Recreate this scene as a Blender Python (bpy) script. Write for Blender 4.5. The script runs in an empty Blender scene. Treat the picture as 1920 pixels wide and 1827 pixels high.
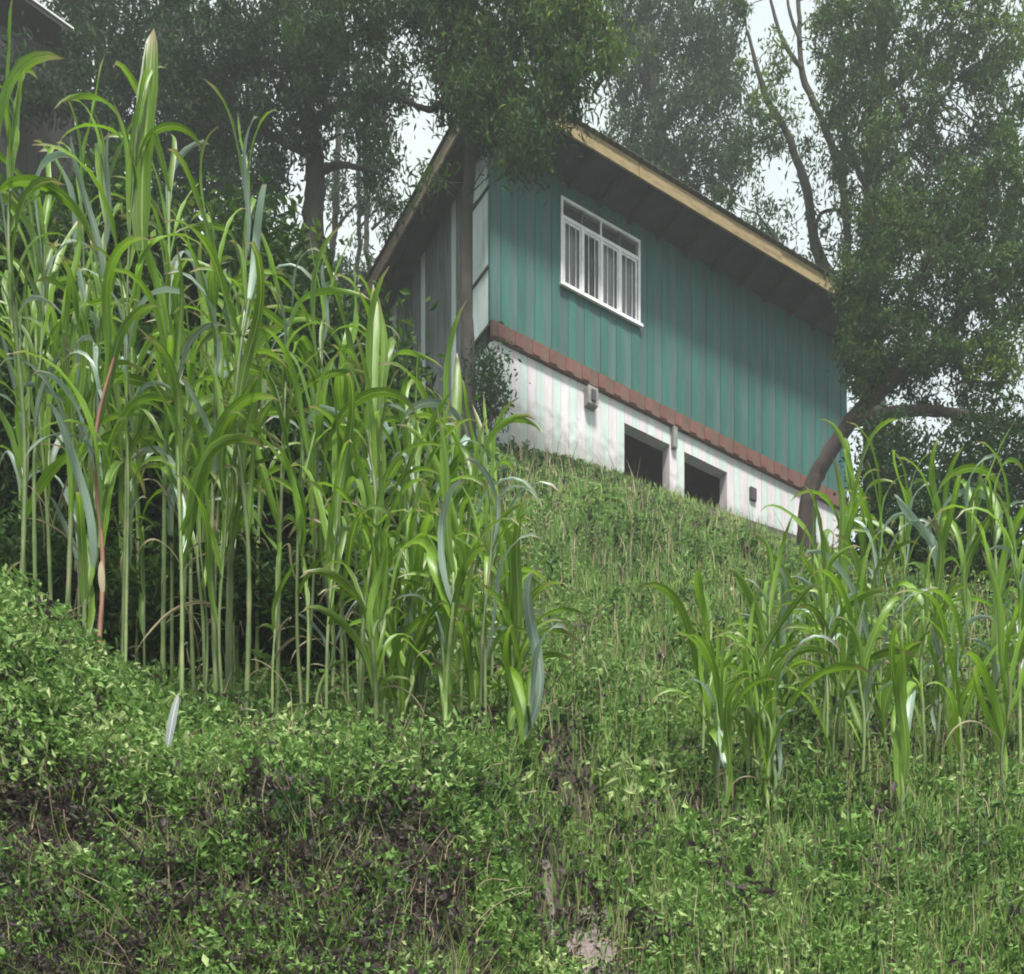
import bpy, math, random
import numpy as np
from mathutils import Vector, Matrix

random.seed(7)
rng = np.random.default_rng(7)
S = bpy.context.scene
COL = S.collection
F = 2658.0                       # focal length in photograph pixels
HZ = 2740.0                      # row of the horizon in photograph pixels

# ------------------------------------------------------------------ camera
cam_d = bpy.data.cameras.new('camera')
cam_d.sensor_fit = 'HORIZONTAL'; cam_d.sensor_width = 36.0
cam_d.lens = 36.0 * F / 1920.0
cam_d.shift_y = (HZ - 913.5) / 1920.0
cam_d.clip_start = 0.1; cam_d.clip_end = 2000
cam = bpy.data.objects.new('camera', cam_d); COL.objects.link(cam)
cam.location = (0, 0, 0)
cam.rotation_euler = (math.radians(90), 0, 0)
S.camera = cam

# ------------------------------------------------------------------ sky and sun
SUN_EL, SUN_AZ = math.radians(61), math.radians(172)      # azimuth clockwise from +Y
w = bpy.data.worlds.new('World'); S.world = w; w.use_nodes = True
nt = w.node_tree; nt.nodes.clear()
wo = nt.nodes.new('ShaderNodeOutputWorld'); bg = nt.nodes.new('ShaderNodeBackground')
sk = nt.nodes.new('ShaderNodeTexSky'); sk.sky_type = 'NISHITA'; sk.sun_disc = False
sk.sun_elevation = SUN_EL; sk.sun_rotation = SUN_AZ; sk.dust_density = 3.0
tc = nt.nodes.new('ShaderNodeTexCoord'); nz = nt.nodes.new('ShaderNodeTexNoise')
nz.inputs['Scale'].default_value = 2.2; nz.inputs['Detail'].default_value = 6
rp = nt.nodes.new('ShaderNodeMapRange'); rp.inputs[1].default_value = 0.3; rp.inputs[2].default_value = 0.7
rp.inputs[3].default_value = 0.72; rp.inputs[4].default_value = 0.95
mx = nt.nodes.new('ShaderNodeMix'); mx.data_type = 'RGBA'
mx.inputs[7].default_value = (4.0, 4.4, 4.25, 1)        # overcast cloud
nt.links.new(tc.outputs['Generated'], nz.inputs['Vector']); nt.links.new(nz.outputs['Fac'], rp.inputs[0])
nt.links.new(rp.outputs[0], mx.inputs[0]); nt.links.new(sk.outputs[0], mx.inputs[6])
nt.links.new(mx.outputs[2], bg.inputs['Color']); bg.inputs['Strength'].default_value = 0.05
nt.links.new(bg.outputs[0], wo.inputs['Surface'])
sd = bpy.data.lights.new('sun', 'SUN'); sd.energy = 1.5; sd.angle = math.radians(10); sd.color = (1.0, 0.96, 0.9)
sun = bpy.data.objects.new('sun', sd); COL.objects.link(sun)
sv = Vector((math.sin(SUN_AZ)*math.cos(SUN_EL), math.cos(SUN_AZ)*math.cos(SUN_EL), math.sin(SUN_EL)))
sun.rotation_euler = sv.to_track_quat('Z', 'Y').to_euler(); sun.location = (0, -5, 40)
S.view_settings.view_transform = 'Standard'; S.view_settings.look = 'None'
S.view_settings.exposure = 2.3; S.view_settings.gamma = 1.0
S.view_settings.use_curve_mapping = False
S.cycles.max_bounces = 6; S.cycles.transparent_max_bounces = 4
S.cycles.volume_bounces = 0
S.cycles.filter_width = 1.9

# ------------------------------------------------------------------ helpers
def P(px, py, Y):
    return np.array(((px-960)/F*Y, Y, (HZ-py)/F*Y))

_ph = rng.uniform(0, 6.28, (3, 24)); _dr = rng.uniform(0, 6.28, (3, 24))
def noise2(x, y, scale=1.0, k=0):
    s = 0*x
    for i in range(10):
        f = scale*(0.6 + 0.35*i)
        s = s + np.sin(f*(np.cos(_dr[k, i])*x + np.sin(_dr[k, i])*y) + _ph[k, i])/(1+0.25*i)
    return s/3.2                                    # about -1..1

AX = (0.847, 0.532); OX, OY = -0.34, 22.8           # house front corner and front direction
def smin(a, b, k=0.6):
    h = np.clip(0.5+0.5*(b-a)/k, 0, 1)
    return b*(1-h)+a*h-k*h*(1-h)
def sstep(a, b, x):
    t = np.clip((x-a)/(b-a), 0, 1); return t*t*(3-2*t)   # also falls when a > b
RY = [0, 3, 4.5, 5.2, 5.8, 6.3, 6.8, 8, 10, 12, 15, 18, 22, 26]
RR_R = [-.3, .0, .15, .215, .27, .325, .37, .445, .525, .58, .635, .67, .72, .74]
RR_L = [-.3, -.02, .20, .325, .41, .462, .487, .505, .555, .60, .645, .68, .72, .74]
HOLLOWS = [(-1.95, 6.02, .34, .12, .22), (-1.1, 5.68, .34, .12, .24), (-1.6, 6.15, .2, .1, .15), (-.30, 5.7, .14, .3, .22), (.36, 8.5, .16, .45, .2), (-.6, 5.9, .2, .1, .15), (.33, 6.8, .2, .4, .06)]
def ground(x, y):
    x = np.asarray(x, float); y = np.asarray(y, float)
    k = 1-sstep(-0.28, 0.12, x - 0.12*(y-6)+.08*np.sin(y*2.3))
    r = np.interp(y, RY, RR_L)*k + np.interp(y, RY, RR_R)*(1-k)
    z1 = r*y
    z1 = z1+.72*sstep(-1.55, -2.9, x)*sstep(5.7, 6.9, y)*sstep(9.5, 7.4, y)
    t = (x-OX)*AX[0]+(y-OY)*AX[1]; ly = -(x-OX)*AX[1]+(y-OY)*AX[0]
    zw = 16.42+0.10*np.clip(t, 0, 8)
    z2 = zw+0.95*np.minimum(ly+0.15, 0)
    z2 = np.where(t < -1.2, np.maximum(z2, 0)+0, z2)
    pl = 17.2+2.0*sstep(3, 9, -x)*sstep(18, 26, y)
    inhouse = sstep(-2.5, -0.8, t)
    z = smin(z1, z2*inhouse+pl*(1-inhouse), 0.8)
    z = z+0.05*noise2(x, y, 2.2, 0)*sstep(26, 20, y)+0.10*noise2(x, y, 0.7, 1)*sstep(22, 17, y)
    for (cx, cy, sx, sy, d) in HOLLOWS:
        z = z-d*np.exp(-((x-cx)/sx)**2-((y-cy)/sy)**2)
    return z

def link(o, parent=None):
    COL.objects.link(o)
    if parent is not None: o.parent = parent
    return o
def mesh_np(name, V, faces, mat, parent=None, attr=None, smooth=False, uv=None):
    """faces: (n,k) index array, k = 3 or 4"""
    me = bpy.data.meshes.new(name); V = np.asarray(V, np.float32); faces = np.asarray(faces, np.int32)
    n, k = faces.shape
    me.vertices.add(len(V)); me.vertices.foreach_set('co', V.ravel())
    me.loops.add(n*k); me.loops.foreach_set('vertex_index', faces.ravel())
    me.polygons.add(n); me.polygons.foreach_set('loop_start', np.arange(0, n*k, k, dtype=np.int32))
    me.polygons.foreach_set('loop_total', np.full(n, k, np.int32))
    me.update(calc_edges=True)
    if attr is not None:
        a = me.attributes.new('tint', 'FLOAT', 'FACE'); a.data.foreach_set('value', np.asarray(attr, np.float32))
    if uv is not None:
        l = me.uv_layers.new(name='UVMap'); l.data.foreach_set('uv', np.asarray(uv, np.float32)[faces.ravel()].ravel())
    me.polygons.foreach_set('use_smooth', np.full(n, bool(smooth)))
    me.materials.append(mat)
    return link(bpy.data.objects.new(name, me), parent)

class MB:
    def __init__(s): s.v = []; s.f = []
    def box(s, x0, x1, y0, y1, z0, z1):
        b = len(s.v)
        s.v += [(x0,y0,z0),(x1,y0,z0),(x1,y1,z0),(x0,y1,z0),(x0,y0,z1),(x1,y0,z1),(x1,y1,z1),(x0,y1,z1)]
        s.f += [[b+i for i in q] for q in ((0,3,2,1),(4,5,6,7),(0,1,5,4),(1,2,6,5),(2,3,7,6),(3,0,4,7))]
        return s
    def prism(s, q0, q1):                        # two quads joined
        b = len(s.v); s.v += list(q0)+list(q1)
        s.f += [[b+3,b+2,b+1,b],[b+4,b+5,b+6,b+7]]+[[b+i,b+(i+1)%4,b+4+(i+1)%4,b+4+i] for i in range(4)]
        return s
    def build(s, name, mat, parent=None):
        return mesh_np(name, s.v, s.f, mat, parent)

def tube_arrays(pts, rad, sides=7, jitter=0.0):
    pts = np.asarray(pts, float); n = len(pts); rad = np.broadcast_to(np.asarray(rad, float), (n,))
    d = np.gradient(pts, axis=0); d /= np.linalg.norm(d, axis=1)[:, None]+1e-9
    ref = np.array((0.31, 0.9, 0.12)) if abs(d[0][2]) > 0.5 else np.array((0.1, 0.2, 1.0))
    V = []
    for i in range(n):
        a = np.cross(d[i], ref); a /= np.linalg.norm(a); b = np.cross(d[i], a)
        th = np.arange(sides)/sides*2*math.pi
        rr = rad[i]*(1+jitter*rng.uniform(-1, 1, sides))
        V.append(pts[i]+np.outer(np.cos(th)*rr, a)+np.outer(np.sin(th)*rr, b))
    V = np.concatenate(V); Fc = []
    for i in range(n-1):
        for j in range(sides):
            k = (j+1) % sides
            Fc.append((i*sides+j, i*sides+k, (i+1)*sides+k, (i+1)*sides+j))
    return V, np.array(Fc)
def curve_pts(ctrl, n=14):
    c = np.asarray(ctrl, float); t = np.linspace(0, len(c)-1, n); out = []
    for tt in t:
        i = min(int(tt), len(c)-2); f = tt-i
        p0 = c[max(i-1, 0)]; p1 = c[i]; p2 = c[i+1]; p3 = c[min(i+2, len(c)-1)]
        out.append(0.5*((2*p1)+(-p0+p2)*f+(2*p0-5*p1+4*p2-p3)*f*f+(-p0+3*p1-3*p2+p3)*f**3))
    return np.array(out)
def empty(name, loc, label, cat, group=None, rz=0.0):
    o = bpy.data.objects.new(name, None); link(o); o.location = loc; o.rotation_euler[2] = rz
    o.empty_display_size = 0.2
    o['label'] = label; o['category'] = cat
    if group: o['group'] = group
    return o

# ------------------------------------------------------------------ materials
def newmat(name):
    m = bpy.data.materials.new(name); m.use_nodes = True
    return m, m.node_tree, m.node_tree.nodes['Principled BSDF']
def ramp(nt, stops):
    r = nt.nodes.new('ShaderNodeValToRGB'); e = r.color_ramp.elements
    while len(e) < len(stops): e.new(0.5)
    for i, (p, c) in enumerate(stops): e[i].position = p; e[i].color = (*c, 1)
    return r
def leaf_mat(name, stops, rough=0.6, trans=0.35, spec=0.14):
    m, nt, b = newmat(name)
    at = nt.nodes.new('ShaderNodeAttribute'); at.attribute_name = 'tint'
    r = ramp(nt, stops); nt.links.new(at.outputs['Fac'], r.inputs[0])
    nt.links.new(r.outputs[0], b.inputs['Base Color']); b.inputs['Roughness'].default_value = rough
    b.inputs['Specular IOR Level'].default_value = spec
    t = nt.nodes.new('ShaderNodeBsdfTranslucent'); nt.links.new(r.outputs[0], t.inputs['Color'])
    s = nt.nodes.new('ShaderNodeMixShader'); s.inputs[0].default_value = trans
    nt.links.new(b.outputs[0], s.inputs[1]); nt.links.new(t.outputs[0], s.inputs[2])
    nt.links.new(s.outputs[0], nt.nodes['Material Output'].inputs['Surface'])
    return m
def rough_mat(name, c1, c2, scale=6.0, rough=0.8, stretch=(1, 1, 1), bump=0.3, objrand=0.12, c3=None, metal=0.0):
    m, nt, b = newmat(name)
    tc = nt.nodes.new('ShaderNodeTexCoord'); mp = nt.nodes.new('ShaderNodeMapping'); mp.inputs['Scale'].default_value = stretch
    nt.links.new(tc.outputs['Object'], mp.inputs['Vector'])
    oi = nt.nodes.new('ShaderNodeObjectInfo')
    ad = nt.nodes.new('ShaderNodeVectorMath'); ad.operation = 'ADD'
    sc = nt.nodes.new('ShaderNodeMath'); sc.operation = 'MULTIPLY'; sc.inputs[1].default_value = 37.0
    nt.links.new(oi.outputs['Random'], sc.inputs[0]); nt.links.new(mp.outputs[0], ad.inputs[0]); nt.links.new(sc.outputs[0], ad.inputs[1])
    n = nt.nodes.new('ShaderNodeTexNoise'); n.inputs['Scale'].default_value = scale; n.inputs['Detail'].default_value = 7
    n.inputs['Roughness'].default_value = 0.65
    nt.links.new(ad.outputs[0], n.inputs['Vector'])
    st = [(0.32, c1), (0.62, c2)] if c3 is None else [(0.3, c1), (0.55, c2), (0.72, c3)]
    r = ramp(nt, st); nt.links.new(n.outputs['Fac'], r.inputs[0])
    hs = nt.nodes.new('ShaderNodeHueSaturation')
    mr = nt.nodes.new('ShaderNodeMapRange'); mr.inputs[3].default_value = 1-objrand; mr.inputs[4].default_value = 1+objrand
    nt.links.new(oi.outputs['Random'], mr.inputs[0]); nt.links.new(mr.outputs[0], hs.inputs['Value'])
    nt.links.new(r.outputs[0], hs.inputs['Color']); nt.links.new(hs.outputs[0], b.inputs['Base Color'])
    b.inputs['Roughness'].default_value = rough; b.inputs['Metallic'].default_value = metal
    b.inputs['Specular IOR Level'].default_value = 0.3
    if bump:
        bp = nt.nodes.new('ShaderNodeBump'); bp.inputs['Strength'].default_value = bump; bp.inputs['Distance'].default_value = 0.01
        nt.links.new(n.outputs['Fac'], bp.inputs['Height']); nt.links.new(bp.outputs[0], b.inputs['Normal'])
    return m
M = {}
M['soil'] = rough_mat('soil', (0.020, 0.014, 0.013), (0.042, 0.030, 0.026), 3.0, 0.95, bump=0.8, c3=(0.04, 0.045, 0.022))
M['teal_a'] = rough_mat('teal_paint', (0.017, 0.092, 0.077), (0.030, 0.135, 0.110), 3, 0.55, (3, 3, 0.35), 0.1)
M['teal_b'] = rough_mat('faded_teal_paint', (0.038, 0.088, 0.085), (0.060, 0.122, 0.115), 3, 0.6, (3, 3, 0.35), 0.1)
M['white_a'] = rough_mat('white_paint_mint', (0.42, 0.50, 0.475), (0.53, 0.61, 0.58), 3, 0.7, (3, 3, 0.5), 0.15, 0.06)
M['white_b'] = rough_mat('white_paint_pink', (0.50, 0.465, 0.49), (0.63, 0.585, 0.61), 3, 0.7, (3, 3, 0.5), 0.15, 0.06)
def splash(m):                                  # mud splashed up the foot of the wall, as irregular stains
    nt = m.node_tree; b = nt.nodes['Principled BSDF']; src = b.inputs['Base Color'].links[0].from_socket
    tc = nt.nodes.new('ShaderNodeTexCoord'); sp = nt.nodes.new('ShaderNodeSeparateXYZ'); nt.links.new(tc.outputs['Object'], sp.inputs[0])
    n = nt.nodes.new('ShaderNodeTexNoise'); n.inputs['Scale'].default_value = 5; n.inputs['Detail'].default_value = 8; nt.links.new(tc.outputs['Object'], n.inputs['Vector'])
    a = nt.nodes.new('ShaderNodeMath'); a.operation = 'MULTIPLY_ADD'; a.inputs[1].default_value = 1.6; nt.links.new(n.outputs['Fac'], a.inputs[0])
    z = nt.nodes.new('ShaderNodeMath'); z.operation = 'MULTIPLY'; z.inputs[1].default_value = -1.0; nt.links.new(sp.outputs[2], z.inputs[0]); nt.links.new(z.outputs[0], a.inputs[2])
    mr = nt.nodes.new('ShaderNodeMapRange'); mr.inputs[1].default_value = 0.05; mr.inputs[2].default_value = 0.5; mr.inputs[4].default_value = 0.5; nt.links.new(a.outputs[0], mr.inputs[0])
    mx = nt.nodes.new('ShaderNodeMix'); mx.data_type = 'RGBA'; mx.inputs[7].default_value = (0.15, 0.15, 0.11, 1)
    nt.links.new(mr.outputs[0], mx.inputs[0]); nt.links.new(src, mx.inputs[6]); nt.links.new(mx.outputs[2], b.inputs['Base Color'])
splash(M['white_a']); splash(M['white_b'])
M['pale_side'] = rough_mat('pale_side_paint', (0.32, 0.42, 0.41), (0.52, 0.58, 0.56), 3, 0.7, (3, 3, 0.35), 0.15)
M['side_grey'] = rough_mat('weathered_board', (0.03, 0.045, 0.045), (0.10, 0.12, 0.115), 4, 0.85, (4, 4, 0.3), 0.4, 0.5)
M['red'] = rough_mat('red_paint', (0.11, 0.045, 0.038), (0.17, 0.072, 0.06), 6, 0.6)
M['red_dark'] = rough_mat('dull_red_beam', (0.085, 0.055, 0.045), (0.15, 0.08, 0.06), 5, 0.8)
M['dark'] = rough_mat('dark_wood', (0.02, 0.02, 0.018), (0.045, 0.042, 0.036), 5, 0.85)
M['soffit'] = rough_mat('dark_soffit', (0.03, 0.04, 0.045), (0.05, 0.06, 0.065), 5, 0.85)
M['fascia'] = rough_mat('weathered_fascia', (0.12, 0.10, 0.045), (0.27, 0.20, 0.10), 3, 0.85, (1.2, 3, 5), 0.4, c3=(0.22, 0.22, 0.11))
M['barge'] = rough_mat('barge_board', (0.13, 0.10, 0.06), (0.30, 0.24, 0.17), 5, 0.8, (1, 1, 3), 0.3)
M['roof'] = rough_mat('rusty_roof_sheet', (0.06, 0.055, 0.045), (0.11, 0.10, 0.07), 5, 0.7, bump=0.2)
M['wframe'] = rough_mat('white_window_paint', (0.62, 0.64, 0.64), (0.82, 0.82, 0.82), 8, 0.45, bump=0.05, objrand=0.04)
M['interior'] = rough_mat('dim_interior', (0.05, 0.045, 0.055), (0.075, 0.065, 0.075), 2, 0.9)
M['curtain'] = rough_mat('curtain_cloth', (0.55, 0.5, 0.55), (0.8, 0.74, 0.8), 4, 0.9, (14, 1, 0.3), 0.3, 0.3)
M['concrete'] = rough_mat('concrete', (0.16, 0.16, 0.15), (0.28, 0.28, 0.26), 5, 0.9)
M['bark'] = rough_mat('bark', (0.018, 0.017, 0.014), (0.05, 0.046, 0.038), 7, 0.95, (1, 1, 0.35), 0.8)
M['bark_red'] = rough_mat('red_brown_bark', (0.02, 0.016, 0.014), (0.06, 0.045, 0.038), 7, 0.95, (1, 1, 0.35), 0.8)
M['shed'] = rough_mat('dark_shed_boards', (0.012, 0.013, 0.012), (0.022, 0.022, 0.02), 4, 0.9, (3, 3, 0.4))
M['metal'] = rough_mat('pale_sheet_metal', (0.35, 0.36, 0.34), (0.5, 0.5, 0.48), 5, 0.5, metal=0.3)
g, gnt, gb = newmat('window_glass'); gb.inputs['Base Color'].default_value = (0.10, 0.11, 0.11, 1)
gb.inputs['Roughness'].default_value = 0.08; gb.inputs['Transmission Weight'].default_value = 0.0; gb.inputs['Alpha'].default_value = 0.3
M['glass'] = g
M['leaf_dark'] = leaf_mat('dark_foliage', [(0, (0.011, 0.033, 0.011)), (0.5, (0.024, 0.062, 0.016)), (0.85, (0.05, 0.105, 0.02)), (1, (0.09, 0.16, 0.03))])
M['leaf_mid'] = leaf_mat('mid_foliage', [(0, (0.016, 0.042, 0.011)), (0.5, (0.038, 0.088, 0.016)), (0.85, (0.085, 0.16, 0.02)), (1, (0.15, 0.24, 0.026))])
M['leaf_far'] = leaf_mat('far_foliage', [(0, (0.026, 0.052, 0.024)), (0.6, (0.045, 0.085, 0.035)), (1, (0.09, 0.14, 0.05))])
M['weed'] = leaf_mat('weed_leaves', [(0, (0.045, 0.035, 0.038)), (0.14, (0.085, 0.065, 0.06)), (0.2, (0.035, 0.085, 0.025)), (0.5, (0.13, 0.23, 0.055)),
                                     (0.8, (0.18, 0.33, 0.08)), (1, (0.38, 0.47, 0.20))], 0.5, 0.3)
M['grass'] = leaf_mat('grass_blades', [(0, (0.045, 0.11, 0.03)), (0.5, (0.16, 0.285, 0.07)), (0.8, (0.26, 0.40, 0.095)), (0.9, (0.26, 0.24, 0.12)), (1, (0.38, 0.30, 0.19))], 0.5, 0.35)
M['stem'] = leaf_mat('dry_stems', [(0, (0.10, 0.12, 0.05)), (0.5, (0.27, 0.21, 0.13)), (1, (0.42, 0.33, 0.24))], 0.7, 0.1)

def maize_leaf_mat(name, c_lo, c_hi, rib, trans=0.42, rough=0.44):
    m, nt, b = newmat(name)
    uv = nt.nodes.new('ShaderNodeUVMap'); sp = nt.nodes.new('ShaderNodeSeparateXYZ'); nt.links.new(uv.outputs[0], sp.inputs[0])
    d = nt.nodes.new('ShaderNodeMath'); d.operation = 'SUBTRACT'; d.inputs[1].default_value = 0.5; nt.links.new(sp.outputs[0], d.inputs[0])
    a = nt.nodes.new('ShaderNodeMath'); a.operation = 'ABSOLUTE'; nt.links.new(d.outputs[0], a.inputs[0])
    mr = nt.nodes.new('ShaderNodeMapRange'); mr.inputs[1].default_value = 0.03; mr.inputs[2].default_value = 0.07
    mr.inputs[3].default_value = 1; mr.inputs[4].default_value = 0; nt.links.new(a.outputs[0], mr.inputs[0])
    wv = nt.nodes.new('ShaderNodeTexNoise'); wv.inputs['Scale'].default_value = 1.0; wv.inputs['Detail'].default_value = 4
    mp = nt.nodes.new('ShaderNodeMapping'); mp.inputs['Scale'].default_value = (22, 2.0, 1); nt.links.new(uv.outputs[0], mp.inputs[0])
    oi = nt.nodes.new('ShaderNodeObjectInfo'); ad = nt.nodes.new('ShaderNodeVectorMath'); ad.operation = 'ADD'
    k = nt.nodes.new('ShaderNodeMath'); k.operation = 'MULTIPLY'; k.inputs[1].default_value = 50; nt.links.new(oi.outputs['Random'], k.inputs[0])
    nt.links.new(mp.outputs[0], ad.inputs[0]); nt.links.new(k.outputs[0], ad.inputs[1]); nt.links.new(ad.outputs[0], wv.inputs['Vector'])
    r = ramp(nt, [(0.3, c_lo), (0.7, c_hi)]); nt.links.new(wv.outputs['Fac'], r.inputs[0])
    hs = nt.nodes.new('ShaderNodeHueSaturation'); m2 = nt.nodes.new('ShaderNodeMapRange'); m2.inputs[3].default_value = 0.65; m2.inputs[4].default_value = 1.3
    m3 = nt.nodes.new('ShaderNodeMapRange'); m3.inputs[3].default_value = 0.485; m3.inputs[4].default_value = 0.525
    nt.links.new(oi.outputs['Random'], m2.inputs[0]); nt.links.new(m2.outputs[0], hs.inputs['Value']); nt.links.new(r.outputs[0], hs.inputs['Color'])
    nt.links.new(wv.outputs['Fac'], m3.inputs[0]); nt.links.new(m3.outputs[0], hs.inputs['Hue'])
    mix = nt.nodes.new('ShaderNodeMix'); mix.data_type = 'RGBA'; mix.inputs[7].default_value = (*rib, 1)
    nt.links.new(mr.outputs[0], mix.inputs[0]); nt.links.new(hs.outputs[0], mix.inputs[6])
    tn_ = nt.nodes.new('ShaderNodeMath'); tn_.operation = 'MULTIPLY_ADD'; tn_.inputs[1].default_value = 0.7; nt.links.new(wv.outputs['Fac'], tn_.inputs[0]); nt.links.new(sp.outputs[1], tn_.inputs[2])
    tr_ = nt.nodes.new('ShaderNodeMapRange'); tr_.inputs[1].default_value = 1.22; tr_.inputs[2].default_value = 1.34; nt.links.new(tn_.outputs[0], tr_.inputs[0])
    tm = nt.nodes.new('ShaderNodeMix'); tm.data_type = 'RGBA'; tm.inputs[7].default_value = (0.30, 0.23, 0.12, 1)
    nt.links.new(tr_.outputs[0], tm.inputs[0]); nt.links.new(mix.outputs[2], tm.inputs[6]); mix = tm
    nt.links.new(mix.outputs[2], b.inputs['Base Color']); b.inputs['Roughness'].default_value = rough
    t = nt.nodes.new('ShaderNodeBsdfTranslucent'); nt.links.new(mix.outputs[2], t.inputs['Color'])
    s = nt.nodes.new('ShaderNodeMixShader'); s.inputs[0].default_value = trans
    nt.links.new(b.outputs[0], s.inputs[1]); nt.links.new(t.outputs[0], s.inputs[2])
    nt.links.new(s.outputs[0], nt.nodes['Material Output'].inputs['Surface'])
    return m
M['mz'] = maize_leaf_mat('maize_leaf', (0.055, 0.145, 0.012), (0.24, 0.40, 0.016), (0.27, 0.38, 0.09))
M['mzdry'] = maize_leaf_mat('dry_maize_leaf', (0.22, 0.18, 0.10), (0.42, 0.36, 0.24), (0.45, 0.4, 0.3), 0.3, 0.7)
M['mzpale'] = maize_leaf_mat('bleached_leaf', (0.24, 0.29, 0.29), (0.38, 0.43, 0.42), (0.6, 0.6, 0.58), 0.2, 0.5)
M['mzsheen'] = maize_leaf_mat('sheen_maize_leaf', (0.16, 0.26, 0.17), (0.33, 0.43, 0.36), (0.4, 0.48, 0.38), 0.25, 0.40)  # glaucous undersides, with the sky sheen put into the pale colour
M['stalk'] = rough_mat('maize_stalk', (0.07, 0.12, 0.035), (0.15, 0.21, 0.07), 4, 0.6, (1, 1, 1.2), 0.1, 0.4, c3=(0.28, 0.25, 0.12))
M['stalk_red'] = rough_mat('reddish_stalk', (0.24, 0.10, 0.07), (0.33, 0.18, 0.12), 4, 0.6, (1, 1, 1.2), 0.1, 0.2)

# ------------------------------------------------------------------ terrain
nx, ny = 420, 360
gx = np.linspace(-26, 30, nx); gy = np.concatenate([np.linspace(0.5, 28, 300), np.linspace(28.6, 120, 60)])
X, Yg = np.meshgrid(gx, gy); Xs = X*np.where(Yg > 28, 1+(Yg-28)/30, 1)
Zg = ground(Xs, Yg)
V = np.stack([Xs, Yg, Zg], -1).reshape(-1, 3)
i = np.arange(nx-1)[None, :]+np.arange(ny-1)[:, None]*nx
Fc = np.stack([i, i+1, i+nx+1, i+nx], -1).reshape(-1, 4)
o = mesh_np('hillside', V, Fc, M['soil'], smooth=True); o['kind'] = 'structure'
# low ground behind the camera
o = MB().box(-60, 60, -60, 0.6, -2.2, -1.6).build('ground', M['soil']); o['kind'] = 'structure'

# ------------------------------------------------------------------ haze
hz = MB().box(-135, 135, -62, 122, -3.3, 42).build('haze', M['soil']); hz['kind'] = 'stuff'; hz.data.materials.clear()
hm = bpy.data.materials.new('haze_air'); hm.use_nodes = True; hn = hm.node_tree; hn.nodes.clear()
ho = hn.nodes.new('ShaderNodeOutputMaterial'); pv = hn.nodes.new('ShaderNodeVolumePrincipled')
pv.inputs['Color'].default_value = (0.94, 0.98, 0.97, 1); pv.inputs['Density'].default_value = 0.0016; pv.inputs['Anisotropy'].default_value = 0.2
hn.links.new(pv.outputs[0], ho.inputs['Volume']); hz.data.materials.append(hm)

# ------------------------------------------------------------------ house
HB = 16.6
house = empty('hillside_house', (OX, OY, HB), 'teal timber house with white lower storey and mono-pitch roof on the hillside', 'house', rz=math.atan2(AX[1], AX[0]))
HL, HD = 7.9, 4.0                                   # length along the front, depth
BW = 0.165
def boards(name, x0, x1, z0, z1, holes, y0, y1, mats, parent, plane='x', w=BW, gap=0.004):
    n = round((x1-x0)/w); w = (x1-x0)/n
    for k in range(n):
        a, b = x0+k*w+gap/2, x0+(k+1)*w-gap/2
        zs = [(z0, z1)]
        for (h0, h1, hz0, hz1) in holes:
            if h0 < (a+b)/2 < h1:
                zs = [(p, q) for (zz0, zz1) in zs for (p, q) in ((zz0, min(zz1, hz0)), (max(zz0, hz1), zz1)) if q-p > 0.02]
        pr = random.uniform(0, 0.004)+(0.008 if (k % 2 and plane == 'x' and y0 < 0) else 0)
        for (p, q) in zs:
            mb = MB()
            if plane == 'x': mb.box(a, b, y0-pr, y1, p, q)
            else: mb.box(y0-pr, y1, a, b, p, q)
            mb.build(name, mats[k % len(mats)], parent)
ZB = 1.71; ZT = 4.62
WIN = (round(1.256/BW)*BW, round(2.98/BW)*BW, 2.87, 4.34)
boards('wall_board', 0, HL, ZB+0.0, ZT, [WIN], -0.03, 0.0, [M['teal_b'], M['teal_a']], house, w=HL/48)
WIN = (WIN[0]*HL/48/BW, WIN[1]*HL/48/BW, WIN[2], WIN[3])
q = HL/48
OP = [(16*q, 22*q, -1, 1.14), (24*q, 30*q, -1, 1.14)]
boards('base_wall_board', 0.05, 0.05+48*q-0.05, -0.9, ZB-0.262, [(a, b, c, d) for a, b, c, d in OP], 0.0, 0.2, [M['white_b'], M['white_a']], house, w=(48*q-0.05)/48)
# side wall (gable end on the left)
boards('side_board', 0.03, 0.52, ZB-0.0, ZT-0.06, [], -0.03, 0.0, [M['pale_side']], house, 'y', 0.16)
for z in (2.58, 3.86):
    MB().box(-0.055, -0.038, 0.0, 0.53, z, z+0.05).build('batten', M['dark'], house)
MB().box(-0.05, 0.0, 0.53, 0.62, -0.5, ZT-0.07).build('corner_post', M['dark'], house)
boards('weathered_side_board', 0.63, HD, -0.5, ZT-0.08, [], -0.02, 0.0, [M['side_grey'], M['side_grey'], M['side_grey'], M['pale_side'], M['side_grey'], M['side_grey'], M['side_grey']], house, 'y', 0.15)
MB().box(0.0, 0.05, 0.0, 0.62, -0.9, ZB-0.3).build('side_base_wall', M['white_a'], house)
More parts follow.
